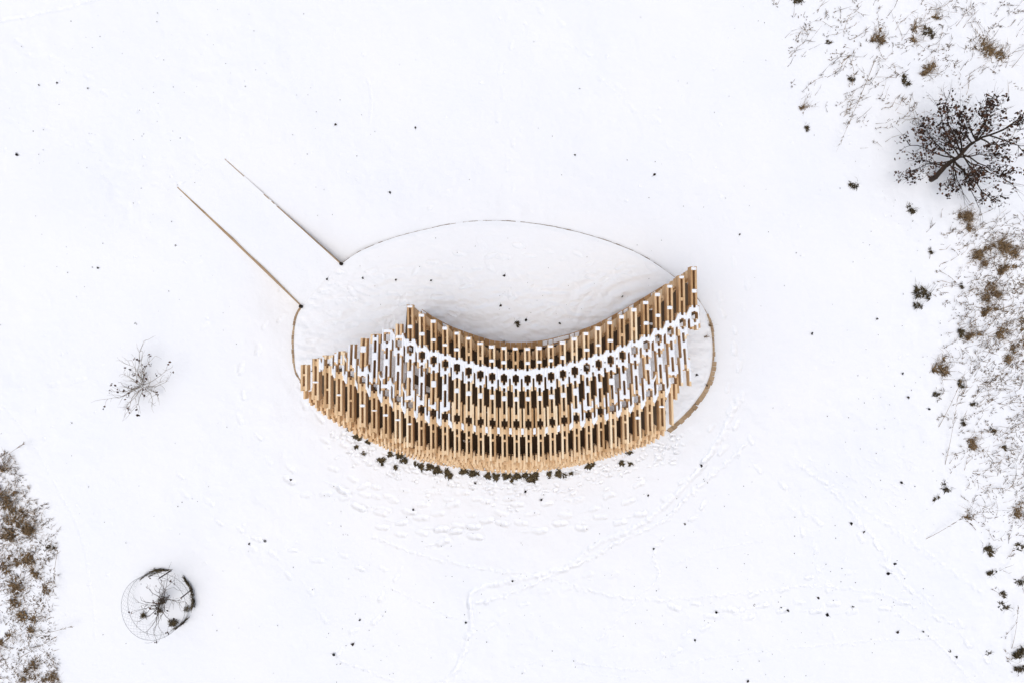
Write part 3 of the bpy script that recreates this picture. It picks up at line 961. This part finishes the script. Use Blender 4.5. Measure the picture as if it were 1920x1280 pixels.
# young tree inside a ring of wire netting
shrub('sapling', 302, 1130, 'leafless young tree growing inside the round wire netting guard',
      [(258, 1118, .5), (270, 1145, .4), (262, 1152, .3), (300, 1065, .7), (318, 1068, .8), (300, 1096, .6), (330, 1100, .6), (338, 1130, .5), (345, 1140, .5), (322, 1165, .4),
       (290, 1178, .5), (280, 1172, .5), (305, 1180, .5), (268, 1135, .5), (252, 1130, .6), (312, 1120, .9), (290, 1160, .4), (325, 1085, .7), (280, 1105, .6), (286, 1190, .5), (340, 1115, .5)],
      'young tree', .8, .5, M['twig'], .10, .010, 6)
gb = G(307, 1123)
guard = empty('tree_guard', gb)
tag(guard, 'round guard of thin wire netting on the snow with the young tree inside it', 'tree guard')
rb_, rt_, hh = .84, .87, .58
lean = Vector((.0, .0, 0))
nm = MB()
NW = 46
for k in range(NW):
    a0 = 2 * math.pi * k / NW
    for sgn in (1, -1):
        pts = []
        for t in range(7):
            f = t / 6
            a = a0 + sgn * f * .55
            r = (rb_ + (rt_ - rb_) * f) * (1 + .025 * math.sin(3 * a + 1))
            pts.append((math.cos(a) * r, math.sin(a) * r, f * hh))
        nm.tube(pts, .0016, .0016, 3, .5)
nm.build('wire_netting', M['wire'], guard)
for zz, rr_ in ((hh, rt_), (hh * .5, (rb_ + rt_) / 2)):
    rm = MB()
    rm.tube([(math.cos(a) * rr_ * (1 + .025 * math.sin(3 * a + 1)), math.sin(a) * rr_ * (1 + .025 * math.sin(3 * a + 1)), zz) for a in np.linspace(0, 2 * math.pi, 60)], .004, .004, 4, .3)
    rm.build('hoop', M['wire'], guard)
for a in (R(75), R(20), R(-40)):
    sm_ = MB()
    sm_.tube([(math.cos(a) * rb_, math.sin(a) * rb_, -.2), (math.cos(a) * rb_ * 1.02, math.sin(a) * rb_ * 1.02, hh + .1)], .018, .016, 7, .4)
    sm_.build('stake', M['bark'], guard)
# dead grass caught along the foot of the netting
def clump_part(f):
    dm = MB(); f(dm); dm.build('caught_grass', M['green'], guard)
def guard_grass(dm, a0, a1, n, wid):
    for k in range(n):
        a = a0 + (a1 - a0) * (k + random.random()) / n
        p = Vector((math.cos(a) * (rb_ + random.gauss(0, wid)), math.sin(a) * (rb_ + random.gauss(0, wid)), random.uniform(0, .10)))
        t = Vector((-math.sin(a), math.cos(a), 0)) * random.choice((-1, 1))
        dm.blade(p, p + t * random.uniform(.06, .2) + rnd_dir(-.2, .5) * .04, random.uniform(.012, .03), .02, random.random())
def top_arc(dm): guard_grass(dm, R(82), R(130), 110, .010); guard_grass(dm, R(98), R(112), 45, .032)
clump_part(top_arc)
def side_arc(dm): guard_grass(dm, R(-14), R(44), 120, .010); guard_grass(dm, R(-14), R(-6), 24, .028)
clump_part(side_arc)
clump_part(lambda dm: guard_grass(dm, R(-62), R(-40), 50, .012))
for (px, py, n, s) in ((326, 1166, 120, .05), (305, 1124, 60, .05), (300, 1143, 45, .04), (352, 1140, 40, .03), (270, 1152, 40, .03)):
    def spot(dm):
        q = G(px, py) - gb
        for _ in range(n):
            p = q + Vector((random.gauss(0, s), random.gauss(0, s * .8), random.uniform(0, .04)))
            dm.blade(p, p + rnd_dir(-.1, .5) * random.uniform(.04, .13), random.uniform(.012, .03), .02, random.random())
    clump_part(spot)

# ------------------------------------------------------------------ grass tufts
WIND = Vector((.62, .45, 0))
def tuft_mesh(n, rad, hgt, lean, wid, dark):
    """blades fanned out of a short bent row of roots, combed mostly one way, with dark matted leaves at the base"""
    m = MB()
    a0 = random.uniform(0, 6.28)
    bend = random.uniform(-1.6, 1.6)
    roots = []
    for k in range(5):
        t = k / 4 - .5
        a = a0 + bend * t
        roots.append((Vector((math.cos(a), math.sin(a), 0)) * rad * 1.5 * t + Vector((random.gauss(0, rad * .3), random.gauss(0, rad * .3), 0)), random.uniform(.1, 1)))
    tot = [r[1] for r in roots]
    comb = random.uniform(-.5, .5)
    wv = Matrix.Rotation(comb, 3, 'Z') @ WIND
    for _ in range(n):
        r, w = random.choices(roots, tot)[0]
        b = r + Vector((random.gauss(0, rad * .22), random.gauss(0, rad * .22), -.02))
        L = hgt * random.uniform(.25, 1.1)
        d = (wv * lean * 1.5 + Vector((random.gauss(0, .5), random.gauss(0, .5), random.uniform(.1, .8)))).normalized()
        mid = b + d * L * .55 + Vector((0, 0, L * .08))
        d2 = (d + Vector((random.gauss(0, .5), random.gauss(0, .5), -.5))).normalized()
        tn = min(1, max(0, random.gauss(.5, .28)))
        m.blade(b, mid, wid * random.uniform(.6, 1.3), L * .03, tn, 2)
        m.blade(mid, mid + d2 * L * .45, wid * .6, L * .02, tn, 2)
    for _ in range(int(n * dark)):
        r, w = random.choices(roots, tot)[0]
        b = r + Vector((random.uniform(-1, 1) * rad * .42 * w, random.uniform(-1, 1) * rad * .42 * w, random.uniform(-.01, .04)))
        a = random.gauss(a0 + 1.2, .9)
        m.blade(b, b + Vector((math.cos(a), math.sin(a), random.uniform(0, .3))) * random.uniform(.03, .10), random.uniform(.015, .035), .012, random.uniform(0, .55), 2)
    return m
TUFTS = {
    'wisp': [tuft_mesh(26, .10, .42, .8, .008, .6).mesh('tuft_wisp') for _ in range(4)],
    'clump': [tuft_mesh(70, .17, .30, .6, .009, 1.1).mesh('tuft_clump') for _ in range(6)],
    'mat': [tuft_mesh(230, .34, .26, .4, .010, .9).mesh('tuft_mat') for _ in range(6)],
    'hollow': [tuft_mesh(26, .12, .20, .5, .009, 2.6).mesh('tuft_hollow') for _ in range(8)],
}
for k, ms_ in TUFTS.items():
    for me in ms_: me.materials.append(M['green' if k == 'hollow' else 'dry'])
def tuft(px, py, kind, scale, label, rot=0.0):
    o = bpy.data.objects.new('grass_tuft', random.choice(TUFTS[kind]))
    o.location = G(px, py)
    scale *= 1.3 if px > 1300 else 1.5
    o.scale = (scale, scale, scale * .8)
    o.rotation_euler = (0, 0, rot)
    tag(o, label, 'grass tuft', 'dry grass tufts poking out of the snow')
    C.objects.link(o)
    return o
T = [
    (1652, 72, 'clump', .9, 'single dry grass tuft left of the two long curved tufts near the top edge'),
    (1712, 58, 'clump', 1.0, 'flat curved grass tuft near the top edge, left of its darker neighbour'),
    (1736, 62, 'hollow', 1.0, 'dark slanting grass tuft near the top edge, right of the flat curved one'),
    (1756, 38, 'wisp', 1.1, 'thin upright wisp of grass above the slanting tuft at the top'),
    (1598, 152, 'hollow', .6, 'tiny olive tuft in open snow left of the dark double tuft'),
    (1692, 150, 'hollow', .9, 'dark double tuft standing in a snow hollow above and left of the oak'),
    (1738, 132, 'clump', 1.1, 'feathery tan tuft directly above the oak crown'),
    (1850, 95, 'mat', 1.0, 'broad loose patch of grey brown grass between oak and top right corner'),
    (1555, 80, 'hollow', .5, 'tiny olive tuft below the slanting stems along the top'),
    (1503, 204, 'wisp', .8, 'faint wisp of stems on the left fringe of the grass slope'),
    (1510, 240, 'hollow', .6, 'low dark tuft at the lower left fringe of the upper grass slope'),
    (1500, 3, 'hollow', .8, 'dark tuft cut off by the top edge of the photo'),
    (1602, 352, 'hollow', .8, 'small dark tuft with a tail left of the oak trunk'),
    (1708, 394, 'hollow', .8, 'tan tuft in the open snow below the oak trunk'),
    (1812, 412, 'mat', .75, 'dense dark brown clump just below the lower oak branches'),
    (1835, 475, 'mat', .7, 'brown grass clump below the oak, left one of a joined pair'),
    (1882, 466, 'mat', .85, 'olive grass clump below the oak, right one of a joined pair'),
    (1882, 500, 'clump', 1.0, 'dark tuft right under the joined pair of clumps'),
    (1745, 472, 'hollow', .5, 'small dark tuft with a split left of the brown clump pair'),
    (1723, 552, 'hollow', 1.3, 'arched dark tuft standing alone left of the middle grass slope'),
    (1718, 575, 'hollow', .7, 'small curled tuft right below the arched lone tuft'),
    (1803, 537, 'hollow', .5, 'round dark dot of grass between lone arched tuft and grass slope'),
    (1862, 552, 'mat', .8, 'reddish dry grass patch in the middle of the right slope'),
    (1850, 580, 'clump', .9, 'loose tan tuft below the reddish patch on the right slope'),
    (1798, 622, 'hollow', .9, 'dark olive tuft with arching blades at the left of the lower slope'),
    (1820, 626, 'clump', .8, 'brown tuft just right of the arching olive tuft'),
    (1872, 625, 'clump', .9, 'dark rosette of grass inside the right slope above the thick mat'),
    (1905, 645, 'mat', 1.0, 'thick dark green mat of grass at the right edge of the photo'),
    (1915, 610, 'clump', 1.0, 'dark upright tuft at the right edge above the thick mat'),
    (1770, 690, 'clump', 1.1, 'brown tuft at the left end of the stemmy lower slope'),
    (1797, 718, 'hollow', .7, 'black tuft with a tail inside the stemmy lower slope'),
    (1757, 738, 'hollow', .6, 'small dark tuft at the left fringe of the stemmy slope'),
    (1826, 756, 'hollow', .6, 'small stem-ringed tuft in the centre of the stemmy slope'),
    (1806, 792, 'hollow', .6, 'small brown tuft with a snow cap among thin stems'),
    (1820, 834, 'clump', .9, 'square brown tuft among thin stems at the lower end of the slope'),
    (1772, 914, 'hollow', .9, 'olive tuft in open snow, upper one of two below the stemmy slope'),
    (1756, 932, 'hollow', .6, 'olive tuft in open snow, lower one of two below the stemmy slope'),
    (1862, 806, 'hollow', .6, 'bent black tuft right of the square brown tuft'),
    (1880, 838, 'hollow', .6, 'dark knotted tuft near the right edge beside a fallen stem'),
    (1905, 962, 'clump', .8, 'reddish tuft at the right edge next to fallen stems'),
    (1815, 972, 'wisp', 1.0, 'line of dark seed heads lying on the snow left of the reddish tuft'),
    (1847, 1030, 'hollow', 1.2, 'crescent-shaped olive tuft near the lower right edge'),
    (1859, 1071, 'hollow', .8, 'cup-shaped tuft right below the crescent-shaped one'),
    (1876, 1112, 'hollow', .8, 'spiky small tuft above the wide dark one at lower right'),
    (1882, 1135, 'hollow', 1.0, 'wide dark tuft above a long thin stem at lower right'),
    (1915, 1022, 'hollow', 1.0, 'dark tuft cut by the right edge beside the crescent-shaped tuft'),
    (1915, 1092, 'hollow', .9, 'olive tuft cut by the right edge beside the spiky tuft'),
    (1914, 1218, 'hollow', 1.5, 'big olive tuft cut by the right edge near the bottom corner'),
    (1914, 1255, 'hollow', .9, 'small tuft at the bottom right corner below the big one'),
    (1853, 1222, 'hollow', .6, 'flat tan tuft left of the big corner tuft'),
    (40, 990, 'mat', 1.2, 'dense reddish brown grass mat at the left edge, upper of the two'),
    (18, 940, 'clump', 1.1, 'loose brown tuft at the top of the left grass patch'),
    (52, 1055, 'mat', .9, 'tan grass mat in the middle of the left grass patch'),
    (28, 1115, 'mat', 1.1, 'dense olive grass mat at the left edge, lower of the two'),
    (98, 1025, 'hollow', .6, 'dark tuft at the right tip of the left grass patch'),
    (62, 1160, 'clump', 1.0, 'brown tuft below the olive mat at the left'),
    (15, 1190, 'clump', .9, 'dark loose tuft at the left edge near the bottom'),
    (55, 1250, 'mat', .7, 'stemmy tuft near the bottom left corner beside a long seed head'),
    (88, 1268, 'mat', .6, 'olive tuft cut by the bottom edge at the left corner'),
    (85, 1105, 'clump', .8, 'dark-tipped tuft on the right rim of the left grass patch'),
    (15, 1060, 'clump', 1.0, 'grey brown tuft at the left edge between the two dense mats'),
    (8, 880, 'wisp', 1.0, 'thin wisp of stems above the left grass patch'),
    (1332, 612, 'wisp', .45, 'tan grass tuft growing against the right rim of the terrace'),
    (1322, 632, 'wisp', .4, 'small tan tuft inside the right rim of the terrace'),
    (967, 606, 'hollow', .55, 'small brown tuft on the terrace just above the bench'),
]
for (px, py, k, s, lab) in T:
    o = tuft(px, py, k, s, lab, random.uniform(-.5, .5))
    if (px, py) in ((1322, 632), (967, 606), (1332, 612)):
        q = P(px, py, 0.0); o.location = q

# thin dead stems and short blades scattered over the grass slopes
st = MB()
def stems(n, fx, fy, ok, wl=(.12, .50)):
    c = 0
    while c < n:
        px, py = fx(), fy()
        if not ok(px, py): continue
        c += 1
        b = G(px, py)
        L = random.uniform(*wl)
        a = random.gauss(R(40), .75)
        d = Vector((math.cos(a), math.sin(a), random.uniform(.03, .5))).normalized()
        e = b + d * L
        k1 = b.lerp(e, random.uniform(.3, .6)) + Vector((random.gauss(0, .07) * L, random.gauss(0, .07) * L, L * .06))
        tn, sw = random.uniform(.0, .8), random.uniform(.006, .013)
        e = e + Vector((random.gauss(0, .13) * L, random.gauss(0, .13) * L, 0))
        st.blade(b - Vector((0, 0, .01)), k1, sw * 1.2, L * .02, tn, 3)
        st.blade(k1, e, sw, L * .02, tn, 3)
        if random.random() < .5:
            for _ in range(random.randint(2, 7)):
                p = b + Vector((random.gauss(0, .07), random.gauss(0, .05), random.uniform(0, .03)))
                st.blade(p, p + rnd_dir(-.1, .3) * random.uniform(.03, .09), random.uniform(.010, .026), .015, random.uniform(0, .5), 2)
        if random.random() < .4:       # side shoots or a seed head near the tip
            for _ in range(random.randint(2, 6)):
                p = b.lerp(e, random.uniform(.55, 1)) + Vector((0, 0, L * .03))
                st.blade(p, p + (d + rnd_dir(-.3, .4) * .8) * random.uniform(.03, .10), random.uniform(.008, .018), 0, random.uniform(0, .5), 2)
U_ = random.uniform
def right_ok(px, py):
    edge = np.interp(py, [-60, 0, 140, 240, 330, 430, 550, 700, 850, 960, 1100, 1300], [1380, 1400, 1440, 1520, 1660, 1720, 1750, 1745, 1755, 1790, 1850, 1880])
    dens = np.clip((px - edge) / 130, 0.05, 1)
    if 250 < py < 420: dens *= .35
    if py > 1000: dens *= .45
    return px > edge and random.random() < dens
stems(500, lambda: U_(1400, 2000), lambda: U_(-60, 300), right_ok)
stems(1000, lambda: U_(1640, 2000), lambda: U_(400, 980), right_ok)
stems(420, lambda: U_(1760, 2000), lambda: U_(430, 720), right_ok, (.1, .35))
stems(160, lambda: U_(1780, 2000), lambda: U_(960, 1320), right_ok)
def left_ok(px, py):
    edge = np.interp(py, [850, 900, 960, 1020, 1100, 1200, 1300], [20, 45, 85, 105, 100, 95, 110])
    return px < edge
stems(1500, lambda: U_(-90, 130), lambda: U_(850, 1320), left_ok, (.08, .30))
# a few long single stems with seed heads
for (x0, y0, x1, y1) in ((2, 862, 60, 826), (82, 1187, 146, 1166), (36, 1232, 118, 1185), (0, 1215, 28, 1240), (108, 1030, 112, 1105), (1640, 115, 1560, 290), (1895, 130, 1920, 88),
                         (1735, 1010, 1792, 965), (1830, 993, 1793, 963), (1897, 1215, 1896, 1130), (1772, 870, 1783, 745), (1760, 800, 1800, 690)):
    b, e = G(x0, y0), G(x1, y1, .25)
    st.blade(b, e, .013, .05, .5, 5)
    for _ in range(12):
        p = b.lerp(e, U_(.6, 1)) + Vector((0, 0, .03))
        st.blade(p, p + ((e - b).normalized() + rnd_dir(-.3, .3) * .5) * U_(.05, .12), .014, 0, U_(0, .5), 2)
tag(st.build('dry_stems', M['dry']), kind='stuff')

# snow-free turf along the foot of the outer wall
tf = MB()
for (px, py, n, sx, sy) in ((672, 815, 40, .10, .05), (690, 824, 22, .05, .05), (668, 834, 14, .04, .03), (682, 846, 10, .03, .03), (716, 860, 45, .07, .06), (732, 848, 24, .05, .05), (749, 850, 50, .07, .06),
                            (758, 860, 30, .08, .05), (742, 872, 14, .03, .05), (790, 872, 34, .05, .07), (806, 872, 60, .08, .06), (820, 878, 60, .08, .07), (838, 883, 34, .06, .07), (844, 888, 26, .04, .06), (870, 880, 60, .09, .06),
                            (888, 884, 50, .10, .05), (915, 888, 44, .07, .06), (930, 890, 48, .08, .06), (950, 889, 60, .10, .05), (970, 889, 56, .09, .06), (985, 888, 30, .06, .06), (996, 893, 60, .07, .08), (1005, 886, 30, .05, .08),
                            (1030, 885, 24, .04, .06), (1047, 884, 56, .06, .08), (1058, 888, 12, .03, .03), (1070, 884, 10, .05, .03), (1103, 870, 38, .06, .06), (1112, 866, 16, .03, .03), (1166, 864, 26, .04, .06), (1182, 866, 10, .04, .02),
                            (1180, 845, 14, .07, .03), (960, 897, 10, .03, .04), (655, 800, 14, .05, .04), (780, 866, 12, .05, .04)):
    c = G(px, py + 3)
    sx, sy = sx * 1.15, sy * 1.25
    for _ in range(n * 3):
        r_, a_ = math.sqrt(random.random()), random.uniform(0, 6.28)
        r_ *= .75 + .35 * math.sin(3 * a_ + px) + .2 * math.sin(7 * a_ + py)
        p = c + Vector((math.cos(a_) * r_ * sx * 1.25, math.sin(a_) * r_ * sy * 1.25, random.uniform(0, .03)))
        tf.blade(p, p + rnd_dir(.0, .35) * random.uniform(.03, .08), random.uniform(.02, .045), .012, random.random(), 2)
tag(tf.build('winter_turf', M['green']), kind='stuff')

# ------------------------------------------------------------------ fallen leaves lying on the snow
LM = []
for _ in range(5):
    m = MB()
    m.leaf(Vector((0, 0, .012)), 1.0, Vector((random.uniform(-.2, .2), 1, .1)), Vector((random.uniform(-.3, .3), 0, 1)), random.random())
    if random.random() < .6: m.leaf(Vector((.3, .12, .1)), .7, Vector((1, .3, .2)), Vector((0, .4, 1)), random.random())
    m.tube([(0, -.5, 0), (.05, -.75, .03), (.02, -.95, .02)], .03, .02, 4, .2)
    me = m.mesh('leaf'); me.materials.append(M['dead']); LM.append(me)
LV = [
    (32, 291, 7, 'curled dark leaf alone near the left edge, upper half'), (73, 160, 4, 'small leaf left of another small leaf at upper left'), (107, 156, 4.5, 'small leaf right of another small leaf at upper left'),
    (165, 166, 4, 'small leaf at upper left, right of two others'), (330, 461, 5.5, 'small black leaf below the lower ramp board'), (184, 503, 5, 'leaf in open snow far left of the ramp'),
    (255, 608, 8, 'larger dark leaf above the sparse shrub'), (315, 698, 6, 'black leaf at the right side of the sparse shrub'), (629, 234, 5.5, 'flat dark leaf up in the open snow above the ramp'),
    (779, 240, 5.5, 'flat dark leaf at top centre left'), (731, 361, 5.5, 'round dark leaf between ramp and terrace top'), (947, 122, 4.5, 'tiny leaf near the top centre'),
    (946, 517, 6, 'dark leaf in the middle of the terrace'), (939, 573, 6, 'leaf on the terrace just left of the brown tuft'), (986, 600, 7, 'twisted leaf on the terrace right of the brown tuft'),
    (1049, 606, 5.5, 'black leaf on the terrace close to the bench'), (1166, 556, 6, 'leaf on the ridged right part of the terrace'), (680, 522, 5, 'leaf at the terrace mouth by the ramp, second from left'),
    (742, 525, 5, 'leaf on the terrace, third from left in a loose row'), (808, 526, 5, 'leaf on the terrace, right end of a loose row'), (613, 524, 5, 'leaf at the ramp mouth, left end of a loose row'),
    (1227, 328, 7, 'dark leaf in open snow above the right tip of the pavilion'), (1522, 626, 6, 'lone black leaf right of the pavilion'), (1644, 598, 5, 'black leaf left of the lone arched tuft'),
    (1690, 904, 7, 'black bent leaf at right below the stemmy slope'), (1315, 872, 6.5, 'black leaf right of the outer wall of the pavilion'), (1215, 928, 5.5, 'black leaf below the right part of the outer wall'),
    (1225, 1028, 5, 'dark leaf between the curved track and the lower right trail'), (1284, 981, 5, 'bent leaf on the curved double track'), (985, 921, 6.5, 'black leaf below the middle of the outer wall'),
    (1015, 936, 6, 'leaf by a small pit below the middle of the outer wall'), (891, 905, 6, 'leaf in the trodden belt below the outer wall'), (775, 955, 5.5, 'leaf at the head of a long footprint below the pavilion'),
    (546, 899, 5.5, 'leaf at lower left of the pavilion in a shallow footprint'), (497, 1013, 7.5, 'black leaf in a footprint pair at lower left'), (467, 1019, 5, 'leaf left of the black one in a footprint pair'),
    (961, 1088, 6, 'dark leaf lying on the sledge track, bottom centre'), (873, 1166, 5.5, 'dark leaf beside the bend of the sledge track'), (662, 1207, 7.5, 'dark curled leaf near the bottom, right of a big footprint'),
    (626, 1226, 8, 'dark leaf in the big footprint near the bottom'), (675, 1161, 5, 'leaf in a print above the curled leaf near the bottom'), (1338, 1162, 7, 'dark leaf in a print at the left end of the lower right trail'),
    (1343, 1147, 6.5, 'curled leaf above the dark one at the left end of the lower right trail'), (1414, 1134, 6, 'black leaf at the lower right trail beside tiny crumbs'), (1464, 1138, 5.5, 'flat leaf in the middle of the lower right trail'),
    (1477, 1143, 6, 'dotted leaf right of the flat one in the lower right trail'), (1534, 1120, 6.5, 'flat black leaf on the upper side of the lower right trail'), (1551, 1152, 8, 'large black leaf at the right of the lower right trail'),
    (1598, 1137, 6.5, 'upright thin black leaf at the right end of the lower right trail'), (1303, 1199, 6, 'leaf at the tip of a print below the lower right trail'), (1247, 1232, 6, 'leaf in a print near the bottom, right of centre'),
    (1402, 1276, 6.5, 'dark leaf at the bottom edge right of centre'), (1596, 980, 7, 'black leaf at the start of the slanting track, lower right'), (1619, 997, 6, 'small black leaf right below the start of the slanting track'),
    (1665, 1074, 9, 'broad black leaf in a print beside the slanting track'), (1677, 1056, 6.5, 'narrow black leaf above the broad one by the slanting track'), (1780, 1219, 8, 'dark round leaf in a pit at the lower right'),
    (1793, 1230, 6.5, 'small leaf right of the round one in a pit at the lower right'), (1683, 1184, 7, 'leaf with a drag mark at the lower right'), (1731, 1183, 5, 'tiny leaf right of the leaf with a drag mark'),
    (134, 792, 5, 'tiny leaf in open snow left of and below the shrub'), (1387, 440, 5, 'leaf right of the terrace rim at upper right'), (1078, 291, 4.5, 'tiny leaf above the terrace, right of centre'),
    (1703, 744, 6, 'black leaf at the left fringe of the stemmy slope'), (1742, 766, 6, 'black leaf inside the left fringe of the stemmy slope'), (1692, 700, 5, 'small leaf in open snow left of the stemmy slope'),
    (1325, 722, 6, 'dark leaf on the terrace floor by the right rim'), (1306, 702, 6, 'dark leaf on the terrace floor at the right end of the pavilion'),
]
for k, (px, py, s, lab) in enumerate(LV):
    o = bpy.data.objects.new('fallen_leaf', LM[k % 5])
    on_t = 560 < px < 1340 and 500 < py < 730 and not (px > 1338)
    o.location = P(px, py, .012) if on_t else G(px, py, .004)
    s_ = s / 70 * 1.0
    o.scale = (s_, s_ * .95, s_)
    o.rotation_euler = (random.uniform(-.25, .25), random.uniform(-.25, .25), random.uniform(0, 6.28))
    tag(o, lab, 'leaf', 'dead leaves lying on the snow')
    C.objects.link(o)

# crumbs of leaf and bark, too many and too small to count
cr_ = MB()
for _ in range(760):
    if random.random() < .45:
        px, py = U_(0, 1920), U_(0, 1280)
    else:
        px, py = random.choice([(U_(0, 600), U_(40, 620)), (U_(600, 1300), U_(880, 1270)), (U_(1300, 1760), U_(850, 1270)), (U_(1560, 1920), U_(250, 1000))])
    if 540 < px < 1345 and 410 < py < 890: continue
    s = random.uniform(.012, .036)
    cr_.leaf(G(px, py, .012), s, rnd_dir(-.2, .2), rnd_dir(.5, 1), random.random())
for _ in range(46):
    px, py = U_(640, 1280), U_(440, 620)
    if py > BENCH(px) - 12 and px > 760: continue
    cr_.leaf(P(px, py, .02), random.uniform(.012, .03), rnd_dir(-.2, .2), rnd_dir(.5, 1), random.random())
tag(cr_.build('leaf_crumbs', M['dead']), kind='stuff')
